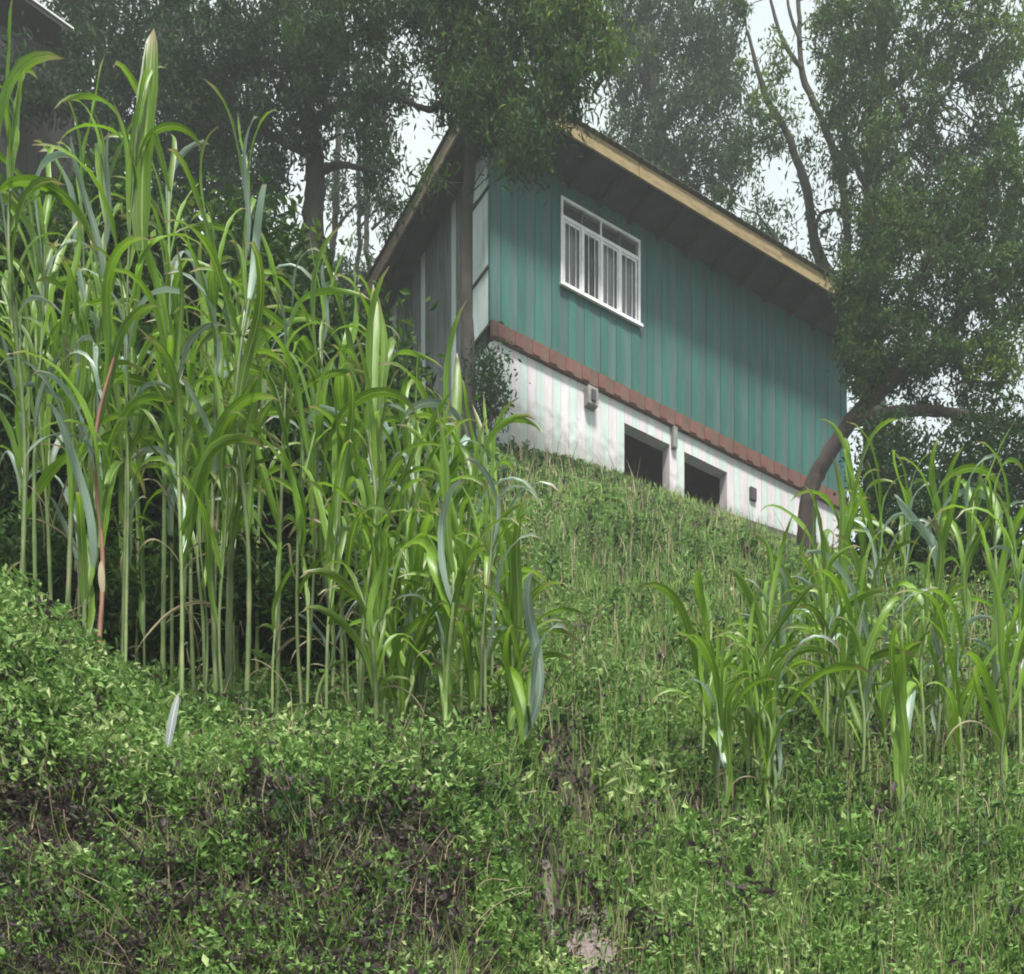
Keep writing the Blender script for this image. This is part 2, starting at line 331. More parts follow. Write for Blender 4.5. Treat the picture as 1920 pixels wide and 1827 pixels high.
# inner shell
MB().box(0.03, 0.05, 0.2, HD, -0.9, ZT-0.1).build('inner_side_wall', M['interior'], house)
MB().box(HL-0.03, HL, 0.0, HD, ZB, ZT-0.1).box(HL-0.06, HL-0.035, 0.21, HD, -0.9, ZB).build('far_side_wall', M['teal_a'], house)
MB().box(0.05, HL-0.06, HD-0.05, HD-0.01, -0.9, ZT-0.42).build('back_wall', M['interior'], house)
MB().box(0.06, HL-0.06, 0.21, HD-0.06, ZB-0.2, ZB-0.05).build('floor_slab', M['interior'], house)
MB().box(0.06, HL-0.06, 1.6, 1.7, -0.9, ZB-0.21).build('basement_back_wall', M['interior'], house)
MB().box(-0.02, HL+0.02, -0.075, -0.012, ZB-0.26, ZB-0.003).build('floor_beam', M['red_dark'], house)
k = 0
for k in range(24):
    x = q*(2*k+1)
    MB().box(x-0.075, x+0.075, -0.088, -0.076, ZB-0.235, ZB-0.015).build('added_beam_block', M['red'], house)  # raised blocks added to band the plain red beam, no joists behind
MB().box(-0.035, -0.002, -0.036, 0.028, ZB, ZT-0.03).build('corner_trim', M['teal_a'], house)
# roof (high at the front, falling to the back)
RK = 0.104; EY = -0.8; EZ = 4.56; RX0, RX1, RY1 = -0.576, 8.5, 4.5
def rz_(y): return EZ-RK*(y-EY)
fj = [RX0, 2.35, 5.5, RX1]
for k in range(3):
    d = (0.0, 0.008, -0.004)[k]; e = (0.0, -0.012, 0.006)[k]
    MB().box(fj[k]+0.004, fj[k+1]-0.004, EY-0.03-d, EY-d, EZ+e, EZ+0.235+e).build('fascia_board', M['fascia'], house)
n = 15
for k in range(n):
    x = RX0+0.25+(RX1-RX0-0.5)*k/(n-1)
    MB().prism([(x-0.03, EY+0.002, rz_(EY)+0.06), (x+0.03, EY+0.002, rz_(EY)+0.06), (x+0.03, EY+0.002, rz_(EY)+0.2), (x-0.03, EY+0.002, rz_(EY)+0.2)],
               [(x-0.03, RY1, rz_(RY1)+0.06), (x+0.03, RY1, rz_(RY1)+0.06), (x+0.03, RY1, rz_(RY1)+0.2), (x-0.03, RY1, rz_(RY1)+0.2)]).build('rafter', M['dark'], house)
MB().prism([(RX0+0.04, EY+0.01, rz_(EY)+0.165), (RX1-0.04, EY+0.01, rz_(EY)+0.165), (RX1-0.04, EY+0.01, rz_(EY)+0.19), (RX0+0.04, EY+0.01, rz_(EY)+0.19)],
           [(RX0+0.04, RY1, rz_(RY1)+0.165), (RX1-0.04, RY1, rz_(RY1)+0.165), (RX1-0.04, RY1, rz_(RY1)+0.19), (RX0+0.04, RY1, rz_(RY1)+0.19)]).build('soffit', M['soffit'], house)
MB().prism([(RX0-0.03, EY-0.03, EZ), (RX0, EY-0.03, EZ), (RX0, EY-0.03, EZ+0.23), (RX0-0.03, EY-0.03, EZ+0.23)],
           [(RX0-0.03, RY1, rz_(RY1)), (RX0, RY1, rz_(RY1)), (RX0, RY1, rz_(RY1)+0.23), (RX0-0.03, RY1, rz_(RY1)+0.23)]).build('barge_board', M['barge'], house)
ns = 12; xw = (RX1-RX0+0.16)/ns
for k in range(ns):                                   # corrugated sheets
    xs = np.linspace(RX0-0.08+k*xw, RX0-0.08+(k+1)*xw-0.004, 11); vv = []; ff = []
    for j, x in enumerate(xs):
        h = 0.018*(j % 2)+0.004*(k % 2)
        for yy in (EY-0.09, RY1+0.05):
            z = rz_(yy)+0.25+h; vv += [(x, yy, z), (x, yy, z-0.008)]
    for j in range(10):
        a = j*4; b = a+4
        ff += [(a, b, b+2, a+2), (a+1, a+3, b+3, b+1), (a, a+1, b+1, b), (a+2, b+2, b+3, a+3)]
    mesh_np('roof_sheet', vv, ff, M['roof'], house)
# upper window
wx0, wx1, wz0, wz1 = WIN
win = MB().box(wx0, wx1, -0.07, 0.02, wz0, wz0+0.05).box(wx0, wx1, -0.07, 0.02, wz1-0.05, wz1) \
    .box(wx0, wx0+0.045, -0.07, 0.02, wz0+0.05, wz1-0.05).box(wx1-0.045, wx1, -0.07, 0.02, wz0+0.05, wz1-0.05).build('window', M['wframe'], house)
MB().box(wx0-0.03, wx1+0.03, -0.11, -0.072, wz0-0.03, wz0+0.02).build('sill', M['wframe'], win)
tz = wz1-0.36; nc = 4; cw = (wx1-wx0-0.09)/nc
MB().box(wx0+0.046, wx1-0.046, -0.066, 0.01, tz, tz+0.06).build('transom_bar', M['wframe'], win)
for k in range(nc):
    a = wx0+0.045+k*cw; b = a+cw
    if k: MB().box(a-0.02, a+0.02, -0.068, 0.01, wz0+0.05, tz-0.001).build('mullion', M['wframe'], win)
    if k: MB().box(a-0.015, a+0.015, -0.058, 0.01, tz+0.061, wz1-0.051).build('transom_mullion', M['wframe'] if k == 2 else M['side_grey'], win)
    c = MB()
    c.box(a+0.022, b-0.022, -0.05, -0.02, wz0+0.052, wz0+0.085).box(a+0.022, b-0.022, -0.05, -0.02, tz-0.035, tz-0.002)
    c.box(a+0.022, a+0.05, -0.05, -0.02, wz0+0.085, tz-0.035).box(b-0.05, b-0.022, -0.05, -0.02, wz0+0.085, tz-0.035)
    c.build('casement', M['wframe'], win)
    for j in range(2):
        x = a+cw*(j+1)/3
        MB().box(x-0.005, x+0.005, -0.062, -0.052, wz0+0.052, tz-0.002).build('grille_bar', M['wframe'], win)
    MB().box(a+0.05, b-0.05, -0.036, -0.032, wz0+0.085, tz-0.035).build('pane', M['glass'], win)
    MB().box(a+0.02, b-0.02, -0.036, -0.032, tz+0.061, wz1-0.052).build('transom_pane', M['glass'], win)
for k, (a, b) in enumerate(((0.02, 0.52), (0.80, 1.2), (1.22, 1.70))):
    xs = np.linspace(wx0+a, wx0+b, 16); vv = []; ff = []
    for j, x in enumerate(xs):
        y = 0.045+0.015*math.sin(j*2.1+k)
        vv += [(x, y, wz0-0.1), (x, y, wz1-0.3)]
    ff = [(2*j, 2*j+2, 2*j+3, 2*j+1) for j in range(15)]
    mesh_np('curtain', vv, ff, M['curtain'], house)
# small things on the lower wall
def lbox(name, t, z, w_, h_, d_, mat):
    return MB().box(t-w_/2, t+w_/2, -d_, -0.001, z-h_/2, z+h_/2).build(name, mat, house)
fx = lbox('wall_fixture', 1.92, 1.22, 0.2, 0.3, 0.14, M['concrete'])
MB().box(1.88, 1.96, -0.17, -0.141, 1.12, 1.3).build('fixture_lid', M['interior'], fx)
MB().box(1.90, 1.94, -0.05, -0.001, 1.371, 1.449).build('conduit', M['concrete'], fx)
lbox('bracket', 3.72, 1.26, 0.09, 0.36, 0.08, M['concrete'])
lbox('wall_vent', 5.55, 0.95, 0.14, 0.22, 0.05, M['interior'])

# ------------------------------------------------------------------ dark shed at the upper left
sp = P(95, 85, 24.0); sgz = float(ground(sp[0], sp[1]))-0.2
shed = empty('dark_shed', (sp[0], sp[1], sgz), 'dark shed with pale roof edge behind the maize at the top left', 'shed', rz=math.radians(28))
HS = sp[2]-sgz
for k in range(12):
    x = -2.0+k*0.2
    MB().box(x+0.004, x+0.196, 0, 0.03, 0, HS-0.05).build('wall_board', M['shed'], shed)
MB().box(0.37, 0.4, 0.031, 2.4, 0, HS-0.1).box(-2.0, -1.97, 0.031, 2.4, 0, HS-0.1).box(-1.96, 0.36, 2.37, 2.4, 0, HS-0.1).build('wall', M['shed'], shed)
MB().prism([(-2.3, -0.3, HS+0.75), (0.5, -0.3, HS+0.0), (0.5, -0.3, HS+0.07), (-2.3, -0.3, HS+0.82)],
           [(-2.3, 2.6, HS+0.75), (0.5, 2.6, HS+0.0), (0.5, 2.6, HS+0.07), (-2.3, 2.6, HS+0.82)]).build('roof', M['shed'], shed)
MB().prism([(-2.3, -0.32, HS+0.83), (0.52, -0.32, HS+0.08), (0.52, -0.32, HS+0.11), (-2.3, -0.32, HS+0.86)],
           [(-2.3, 2.6, HS+0.83), (0.52, 2.6, HS+0.08), (0.52, 2.6, HS+0.11), (-2.3, 2.6, HS+0.86)]).build('roof_sheet', M['metal'], shed)

# ------------------------------------------------------------------ foliage
def leaf_cloud(name, C, L, W, tint, mat, parent=None, droop=0.3, dirs=None, kind=None):
    """one rhombus per leaf: centres C, lengths L, widths W"""
    n = len(C); C = np.asarray(C)
    if dirs is None:
        d = rng.normal(size=(n, 3)); d[:, 2] -= droop*2.2
    else: d = dirs+rng.normal(size=(n, 3))*0.45
    d /= np.linalg.norm(d, axis=1)[:, None]
    s = rng.normal(size=(n, 3)); s -= (s*d).sum(1)[:, None]*d; s /= np.linalg.norm(s, axis=1)[:, None]
    L = np.broadcast_to(L, n)[:, None]*rng.uniform(0.6, 1.35, (n, 1)); Wd = np.broadcast_to(W, n)[:, None]*rng.uniform(0.7, 1.3, (n, 1))
    nn = np.cross(d, s)
    a = C-d*L/2; c = C+d*L/2-nn*L*0.12; b = C+s*Wd/2-d*L*0.05+nn*L*0.05; e = C-s*Wd/2-d*L*0.05+nn*L*0.05
    V = np.stack([a, b, c, e], 1).reshape(-1, 3)
    F_ = np.arange(n*4).reshape(-1, 4)
    o = mesh_np(name, V, F_, mat, parent, attr=np.clip(tint, 0, 1))
    if kind: o['kind'] = kind
    return o

def ball(n):
    v = rng.normal(size=(n, 3)); v /= np.linalg.norm(v, axis=1)[:, None]
    return v*rng.uniform(0, 1, (n, 1))**(1/2.2)

def tree(name, label, base, trunk, limbs, blobs, mat, L=0.14, W=0.035, cover=3.0, droop=0.5, csize=0.28, bark='bark', r0=0.14, group=None, flat=0.55):
    """base: world xyz; trunk/limbs: lists of (px,py,Y,r); blobs: (px,py,Y,rx_px,ry_px,rdepth,tint,coverk)"""
    B = np.array(base, float)
    T = empty(name, B, label, 'tree', group)
    pts = []
    def tb(nm, ctrl, first=None, parent=T, sides=8):
        c = [np.append(P(a, b, Y), r) for a, b, Y, r in ctrl]
        if first is not None: c = [np.append(first[:3], first[3])]+c
        cc = curve_pts(c, 6*len(c)); p = cc[:, :3].copy()
        L_ = np.linalg.norm(p[-1]-p[0])
        wob = np.cumsum(rng.normal(size=(len(p), 3))*0.006*L_/3, 0); wob -= np.linspace(0, 1, len(p))[:, None]*wob[-1]; p += wob*0.8
        v, f = tube_arrays(p-B, np.maximum(cc[:, 3], 0.004), sides, 0.12)
        pts.append(p)
        return mesh_np(nm, v, f, M[bark], parent, smooth=True)
    tr = tb('trunk', trunk, (*B, r0), sides=12)
    for l in limbs: tb('branch', l, parent=tr)
    allp = np.concatenate(pts)
    Cs, Ls, Ts, Tw = [], [], [], []
    for (px, py, Y, rx, ry, rd, tn, ck) in blobs:
        c = P(px, py, Y); sx, sz = rx/F*Y, ry/F*Y
        area = math.pi*sx*sz; vol_n = max(6, int(area*ck*cover/(csize**2)*0.55))
        cl = c+ball(vol_n)*np.array((sx, rd, sz))
        nl = int(area*ck*cover/(L*W*0.32)/vol_n)+1
        cs = csize*rng.uniform(0.45, 1.3, (vol_n, 1))
        ct = tn+rng.normal(size=vol_n)*0.16
        ctr = np.repeat(cl, nl, 0)+rng.normal(size=(vol_n*nl, 3))*np.repeat(cs, nl, 0)*np.array((0.55, 0.55, flat))
        Cs.append(ctr); Ts.append(np.repeat(ct, nl)+rng.normal(size=vol_n*nl)*0.12)
        for k in range(0, vol_n, 2): Tw.append(cl[k])
    Cs = np.concatenate(Cs); Ts = np.concatenate(Ts)
    leaf_cloud('crown', Cs-B, L, W, Ts, mat, T, droop)
    # twigs from the nearest point of a limb to the leaf clumps
    Vt, Ft, off = [], [], 0
    for c in Tw:
        dd = ((allp-c)**2).sum(1); a = allp[dd.argmin()]
        if dd.min() > 9: a = c+np.array((0.1, 0.1, -0.6))*rng.uniform(0.5, 1.2)
        mid = (a+c)/2+rng.normal(size=3)*0.08*np.linalg.norm(c-a)
        v, f = tube_arrays(curve_pts([a, mid, c], 5)-B, np.linspace(0.012, 0.004, 5), 3)
        Vt.append(v); Ft.append(f+off); off += len(v)
    if Vt:
        o = mesh_np('twig', np.concatenate(Vt), np.concatenate(Ft), M[bark], T); o['kind'] = 'stuff'
    return T
def gbase(px, Y, dz=-0.15):
    x = (px-960)/F*Y
    return (x, Y, float(ground(x, Y))+dz)

# tree whose trunk rises past the left corner of the house, crown hanging over the roof
tree('tall_tree', 'dark trunk rising past the left corner of the teal house, crown drooping over the roof', gbase(876, 21.0),
     [(874, 640, 21.0, 0.10), (868, 420, 21.0, 0.085), (876, 230, 21.0, 0.08), (880, 60, 21.0, 0.075), (900, -150, 21.0, 0.08)],
     [[(876, 210, 21, 0.07), (840, 190, 20.9, 0.055), (800, 205, 20.8, 0.04), (740, 180, 20.6, 0.02)],
      [(878, 130, 21, 0.08), (950, 60, 20.7, 0.06), (1040, 20, 20.4, 0.04), (1120, 30, 20.2, 0.02)],
      [(876, 160, 21, 0.06), (960, 130, 20.6, 0.045), (1060, 140, 20.2, 0.02)],
      [(880, 60, 21, 0.07), (780, -10, 20.8, 0.05), (640, -20, 20.6, 0.02)]],
     [(960, 60, 20.6, 120, 110, 0.7, .42, 1.25), (1060, 70, 20.4, 90, 90, 0.6, .6, 1.3), (1000, 170, 20.3, 110, 70, 0.5, .45, 1.3), (1085, 135, 20.2, 60, 60, 0.5, .72, 1.1),
      (930, 230, 20.4, 60, 45, 0.4, .38, 1.2), (1000, 250, 20.2, 60, 50, .4, .42, 1.1), (880, 100, 20.8, 70, 130, .6, .3, 1.2), (700, 30, 20.6, 190, 75, .7, .35, 1.1), (850, 0, 20.6, 120, 60, .5, .35, 1.2),
      (1030, -40, 20.4, 160, 60, .6, .45, 1.2), (1110, 40, 20.3, 45, 60, .5, .7, 1.0), (800, 345, 20.8, 35, 30, .2, .55, .6), (850, 200, 20.9, 35, 45, .3, .3, .8), (1020, 200, 20.1, 40, 30, .3, .6, .9), (950, 290, 20.2, 35, 40, .3, .4, .9), (1120, 110, 20.3, 50, 50, .4, .8, 1.2), (900, 190, 20.3, 45, 60, .35, .35, 1.2), (1000, 300, 20.1, 45, 35, .3, .4, .8), (830, 130, 20.6, 40, 40, .3, .35, .8)],
     M['leaf_mid'], L=0.15, W=0.032, cover=1.9, droop=0.6, csize=0.24, r0=0.15)
# dark trees on the left behind the maize
tree('dark_tree', 'dense dark tree behind the tall maize left of the house, thick trunk at its right', gbase(585, 24.0),
     [(585, 640, 24, 0.2), (580, 420, 24, 0.18), (590, 300, 24, 0.16), (560, 120, 24, 0.12), (540, -80, 24, 0.08)],
     [[(590, 330, 24, 0.08), (640, 310, 23.8, 0.05), (720, 330, 23.7, 0.02)], [(585, 290, 24, 0.09), (520, 260, 23.7, 0.05), (470, 230, 23.5, 0.02)],
      [(580, 240, 24, 0.09), (640, 200, 23.8, 0.06), (720, 240, 23.5, 0.02)], [(570, 160, 24, .1), (620, 90, 24, .06), (700, 60, 24, .02)]],
     [(560, 100, 23.6, 130, 120, 1.0, .32, 1.2), (640, 190, 23.6, 110, 95, .8, .28, 1.05), (450, 120, 23.6, 120, 130, 1.0, .35, 1.3), (700, 230, 23.5, 60, 110, .6, .34, .75), (540, 250, 23.6, 80, 70, .7, .25, 1.1),
      (740, 150, 23.6, 60, 70, .6, .3, .8), (350, 170, 23.8, 90, 160, 1., .3, 1.4), (730, 330, 23.4, 40, 50, .4, .35, .7), (460, 300, 23.6, 80, 90, .8, .22, 1.3), (560, -30, 23.8, 200, 60, 1., .35, 1.2)],
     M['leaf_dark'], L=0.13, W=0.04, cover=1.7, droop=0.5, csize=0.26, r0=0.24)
tree('dark_tree', 'dark bushy tree behind the maize beside the shed at the top left', gbase(250, 25.5),
     [(240, 600, 25.5, 0.2), (220, 400, 25.5, 0.17), (200, 200, 25.5, 0.14), (190, 20, 25.5, 0.1)],
     [[(215, 300, 25.5, .08), (150, 220, 25.3, .05), (100, 180, 25.2, .02)], [(205, 200, 25.5, .08), (270, 130, 25.3, .05), (320, 60, 25.2, .02)]],
     [(220, 60, 25.4, 120, 110, 1., .3, 1.3), (290, 150, 25.3, 110, 110, 1., .28, 1.3), (170, 210, 25.3, 110, 90, .9, .22, 1.4), (60, 10, 25.5, 55, 40, 1., .3, 1.0), (10, 60, 25.2, 35, 90, .6, .3, 1.2), (60, 330, 25.0, 120, 100, 1., .25, 1.4),
      (230, 330, 25.2, 120, 120, 1., .22, 1.5), (70, 190, 23.2, 70, 60, .3, .3, 1.5), (150, 130, 23.3, 30, 70, .3, .25, 1.4), (30, 110, 23.3, 40, 40, .3, .3, 1.0), (380, 330, 25.3, 90, 110, 1., .25, 1.5), (330, 10, 25.4, 110, 60, 1., .35, 1.3), (150, 20, 25.6, 60, 55, .8, .32, 1.1), (20, 200, 25, 50, 100, .7, .25, 1.3)],
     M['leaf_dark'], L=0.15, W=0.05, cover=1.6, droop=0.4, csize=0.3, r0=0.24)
# thin trunks seen against the sky left of the house
for (px, lean, r, lab) in ((668, 8, .05, 'slender grey tree trunk in the bright gap left of the house, leftmost of three'), (700, -6, .06, 'slender tree trunk in the bright gap left of the house, middle of three'),
                           (622, 14, .07, 'slender dark tree beside the thick trunk left of the house, rightmost crown over the gap')):
    tree('slender_tree', lab, gbase(px, 30.0), [(px+lean*.3, 600, 30, r), (px+lean*.6, 400, 30, r*.9), (px+lean, 200, 30, r*.8), (px+lean*1.5, 0, 30, r*.6)],
         [[(px+lean*.5, 430, 30, r*.5), (px+40, 390, 30, r*.3), (px+70, 370, 30, .01)]],
         [(px+20, 440, 30, 45, 90, .8, .3, .35), (px+lean, 300, 30, 40, 90, .8, .3, .4), (px, 560, 29.5, 60, 60, .8, .3, .7)],
         M['leaf_far'], L=0.13, W=0.04, cover=1.4, csize=0.25, r0=r*1.2)
# hazy background trees right of the roof peak
tree('background_tree', 'grey-green hazy tree directly behind the roof, right of the drooping crown', gbase(1230, 34.0),
     [(1235, 500, 34, .22), (1240, 250, 34, .18), (1220, 60, 34, .14), (1215, -100, 34, .1)],
     [[(1238, 200, 34, .1), (1180, 100, 34, .06), (1160, 30, 34, .02)], [(1236, 250, 34, .1), (1310, 150, 34, .06), (1360, 40, 34, .02)]],
     [(1190, 130, 34, 60, 190, 1.2, .4, 1.0), (1280, 270, 34, 110, 110, 1.3, .4, 1.25), (1340, 190, 34, 80, 120, 1.2, .4, .95), (1240, 40, 34, 110, 70, 1.2, .45, .85), (1370, 90, 34, 60, 90, 1., .5, .8),
      (1200, 300, 34, 90, 80, 1., .35, 1.2), (1330, 340, 34, 70, 60, 1., .4, .9), (1170, 20, 34, 60, 70, 1., .45, .9), (1300, 90, 34, 90, 80, 1., .4, .9), (1390, 300, 34, 60, 70, 1., .4, .7), (1300, 0, 34, 120, 60, 1., .4, .8)],
     M['leaf_far'], L=0.17, W=0.05, cover=1.35, droop=.6, csize=.33, r0=.28)
tree('background_tree', 'thin-limbed tree with bare forks against the pale sky above the right roof end', gbase(1560, 30.0),
     [(1570, 620, 30, .13), (1530, 460, 30, .11), (1490, 300, 30, .08), (1440, 180, 30, .06), (1400, 60, 30, .03)],
     [[(1575, 640, 30, .1), (1590, 440, 30, .08), (1560, 280, 30, .075), (1505, 140, 30, .06), (1500, 20, 30, .045), (1490, -80, 30, .03)],
      [(1503, 130, 30, .05), (1465, 70, 30, .04), (1440, -20, 30, .025)], [(1502, 80, 30, .04), (1480, 20, 30, .03), (1470, -60, 30, .015)],
      [(1560, 600, 30, .07), (1490, 500, 30, .04), (1420, 400, 30, .02)], [(1530, 460, 30, .05), (1540, 400, 30, .035), (1620, 395, 30, .015)],
      [(1520, 540, 30, .05), (1470, 470, 30, .03), (1440, 420, 30, .01)]],
     [(1420, 120, 30, 60, 60, .7, .8, .5), (1440, 260, 30, 60, 60, .7, .5, .5), (1400, 330, 30, 60, 90, .7, .4, .6), (1450, 200, 30, 50, 40, .7, .75, .5), (1540, 320, 30, 50, 50, .7, .5, .45), (1500, 430, 30, 70, 50, .7, .4, .42),
      (1380, 20, 30, 60, 50, .7, .5, .7), (1560, 190, 30, 45, 70, .7, .6, .7), (1450, 400, 30, 50, 40, .6, .4, .4), (1540, 480, 30, 40, 40, .6, .4, .4), (1545, 40, 30, 25, 60, .6, .5, .6), (1400, 420, 30, 40, 30, .5, .4, .45)],
     M['leaf_mid'], L=0.15, W=0.04, cover=1.15, droop=.6, csize=.25, r0=.16)
tree('straight_tree', 'tall tree with one straight dark upright trunk at the upper right', gbase(1640, 28.5),
     [(1640, 600, 28.5, .2), (1635, 400, 28.5, .17), (1645, 250, 28.5, .15), (1655, 120, 28.5, .13), (1665, -40, 28.5, .11)],
     [[(1636, 370, 28.5, .08), (1600, 300, 28.4, .05), (1570, 210, 28.3, .02)], [(1650, 180, 28.5, .07), (1720, 120, 28.3, .05), (1780, 10, 28.2, .02)],
      [(1645, 250, 28.5, .06), (1700, 230, 28.4, .03), (1740, 170, 28.3, .015)], [(1640, 320, 28.5, .08), (1700, 290, 28.4, .05), (1790, 150, 28.3, .02)]],
     [(1620, 100, 28.4, 90, 110, 1., .45, .9), (1700, 100, 28.4, 90, 120, 1., .5, .9), (1800, 80, 28.3, 90, 110, 1., .55, 1.0), (1630, 250, 28.4, 90, 90, .9, .5, .8), (1740, 260, 28.4, 90, 90, .9, .4, .85),
      (1880, 60, 28.2, 70, 120, 1., .75, 1.1), (1860, 220, 28.2, 80, 90, 1., .45, .95), (1580, 200, 28.3, 50, 110, .7, .5, .6), (1690, 0, 28.4, 140, 50, 1., .5, .9), (1700, 380, 28.6, 90, 80, .9, .35, .9), (1820, 340, 28.6, 110, 90, .9, .35, 1.0), (1900, 440, 28.6, 60, 120, .9, .35, 1.1), (1600, 330, 28.4, 50, 60, .6, .4, .8), (1570, 60, 28.4, 50, 110, .8, .45, .8), (1640, 420, 28.5, 80, 60, .8, .35, 1.0), (1760, 450, 28.5, 90, 60, .8, .35, 1.0)],
     M['leaf_mid'], L=0.15, W=0.045, cover=1.45, droop=.5, csize=.27, r0=.24)
tree('leaning_tree', 'low tree with reddish trunk leaning right from the lower right corner of the house', gbase(1512, 24.2),
     [(1518, 935, 24.1, .145), (1545, 868, 24.0, .135), (1590, 800, 23.9, .125), (1640, 745, 23.8, .13), (1720, 680, 23.6, .10), (1800, 600, 23.5, .07), (1870, 520, 23.4, .04)],
     [[(1600, 792, 23.9, .1), (1700, 775, 23.6, .085), (1800, 780, 23.4, .07), (1900, 800, 23.3, .05), (1960, 805, 23.3, .04)],
      [(1660, 730, 23.8, .09), (1690, 640, 23.7, .07), (1720, 520, 23.7, .05), (1800, 400, 23.6, .03)],
      [(1640, 745, 23.8, .08), (1630, 640, 23.8, .05), (1620, 540, 23.8, .03), (1650, 430, 23.8, .015)],
      [(1720, 680, 23.6, .07), (1830, 640, 23.5, .05), (1920, 560, 23.4, .03)]],
     [(1640, 540, 23.7, 75, 90, .7, .45, 1.3), (1720, 440, 23.7, 90, 80, .7, .5, .95), (1820, 400, 23.6, 90, 90, .7, .4, .95), (1680, 640, 23.6, 90, 80, .7, .35, 1.2), (1780, 560, 23.6, 110, 90, .8, .35, 1.15), (1890, 540, 23.5, 60, 120, .7, .4, 1.1),
      (1760, 700, 23.5, 110, 60, .6, .32, 1.2), (1870, 690, 23.4, 80, 80, .6, .7, 1.2), (1630, 700, 23.7, 40, 60, .4, .4, 1.2), (1900, 330, 23.6, 50, 70, .6, .5, 1.), (1600, 520, 23.7, 32, 60, .3, .55, 1.3), (1600, 640, 23.7, 30, 90, .3, .45, 1.3), (1660, 430, 23.7, 60, 60, .5, .6, 1.),
      (1850, 790, 23.4, 80, 40, .4, .4, .8)],
     M['leaf_mid'], L=0.11, W=0.038, cover=1.75, droop=.45, csize=.22, bark='bark_red', r0=.17)
tree('bushy_tree', 'bushy tree standing beyond the right edge of the hillside garden', gbase(2180, 24.5),
     [(2180, 640, 24.5, .16), (2170, 400, 24.5, .13), (2190, 180, 24.5, .1), (2180, 0, 24.5, .06)],
     [[(2175, 420, 24.5, .08), (2080, 330, 24.3, .05), (2010, 280, 24.2, .02)], [(2180, 350, 24.5, .08), (2280, 260, 24.3, .05), (2340, 200, 24.2, .02)]],
     [(2080, 250, 24.3, 130, 130, 1., .4, 1.0), (2220, 160, 24.4, 150, 150, 1., .4, 1.0), (2100, 480, 24.3, 140, 120, 1., .35, 1.1), (2270, 420, 24.4, 130, 140, 1., .35, 1.1), (2180, 640, 24.3, 180, 90, 1., .3, 1.1), (2110, 40, 24.3, 120, 90, 1., .45, .9)],
     M['leaf_mid'], L=.14, W=.045, cover=1.4, csize=.27, r0=.2)
# low canopy of the wood far behind, closing the gaps under the crowns
def bush(name, label, px, py, Y, rx, ry, rd, mat, tn, n, L, W, group=None, cat='shrub', cs=0.16, ncl=None):
    c = P(px, py, Y); sx, sz = rx/F*Y, ry/F*Y
    gz = float(ground(c[0], c[1])); B = np.array((c[0], c[1], gz))
    T = empty(name, B, label, cat, group)
    ncl = ncl or max(20, n//60)
    cl = c+ball(ncl)*np.array((sx, rd, sz)); g = ground(cl[:, 0], cl[:, 1]); cl[:, 2] = np.maximum(cl[:, 2], g+0.1)
    idx = rng.integers(0, ncl, n); ct = tn+rng.normal(size=ncl)*0.17
    C_ = cl[idx]+rng.normal(size=(n, 3))*cs
    leaf_cloud('foliage', C_-B, L, W, ct[idx]+rng.normal(size=n)*0.12, mat, T, 0.1)
    Vt, Ft, off = [], [], 0
    for k in range(0, ncl, 3):
        a = B+np.array((rng.uniform(-.5, .5)*sx, rng.uniform(-.4, .4)*rd, 0)); mid = (a*0.5+cl[k]*0.5)+rng.normal(size=3)*0.08
        v, f = tube_arrays(curve_pts([a, mid, cl[k]], 5)-B, np.linspace(0.014, 0.005, 5), 3)
        Vt.append(v); Ft.append(f+off); off += len(v)
    o = mesh_np('stem', np.concatenate(Vt), np.concatenate(Ft), M['bark'], T); o['kind'] = 'stuff'
    return T
g_h = 'dark shrubs behind the maize stalks'
for (px, py, Y, rx, ry, tn, lab) in (
    (40, 620, 13, 150, 160, .35, 'dark shrub behind the maize at the left edge'),
    (60, 880, 11.5, 150, 170, .35, 'low dark shrub above the pale bush mound at the left edge'),
    (260, 560, 14, 150, 170, .3, 'dark shrub behind the tallest maize stalks'),
    (300, 860, 12, 160, 190, .3, 'dark shrub behind the maize stems beneath the tallest plants'),
    (480, 640, 14.5, 130, 190, .33, 'dark shrub behind the maize between the left trees and thick trunk'),
    (520, 950, 11.5, 150, 190, .3, 'shaded shrub low behind the maize stems left of centre'),
    (660, 760, 15, 110, 110, .35, 'shrub behind the arching maize tips left of the house'),
    (720, 1000, 11.5, 120, 180, .35, 'shrub low behind the maize stems below the house corner'),
    (130, 1150, 10, 150, 90, .3, 'shaded undergrowth shrub behind the pale bush mound'),
    (400, 1190, 9.8, 200, 90, .3, 'shaded undergrowth shrub at the foot of the maize stems'),
    (650, 1220, 9.6, 120, 80, .32, 'small shaded shrub at the foot of the middle maize stems')):
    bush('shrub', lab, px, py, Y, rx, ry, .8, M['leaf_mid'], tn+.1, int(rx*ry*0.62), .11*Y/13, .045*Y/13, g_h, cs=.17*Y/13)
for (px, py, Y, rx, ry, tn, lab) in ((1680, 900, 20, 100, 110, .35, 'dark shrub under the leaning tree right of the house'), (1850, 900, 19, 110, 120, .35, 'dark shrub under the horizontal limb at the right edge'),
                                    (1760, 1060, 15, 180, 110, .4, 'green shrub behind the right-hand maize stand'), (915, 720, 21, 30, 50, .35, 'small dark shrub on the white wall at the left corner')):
    bush('shrub', lab, px, py, Y, rx, ry, .6, M['leaf_dark'], tn, int(rx*ry*0.5)+600, .09, .035, 'dark shrubs around the right of the house', cs=.14)

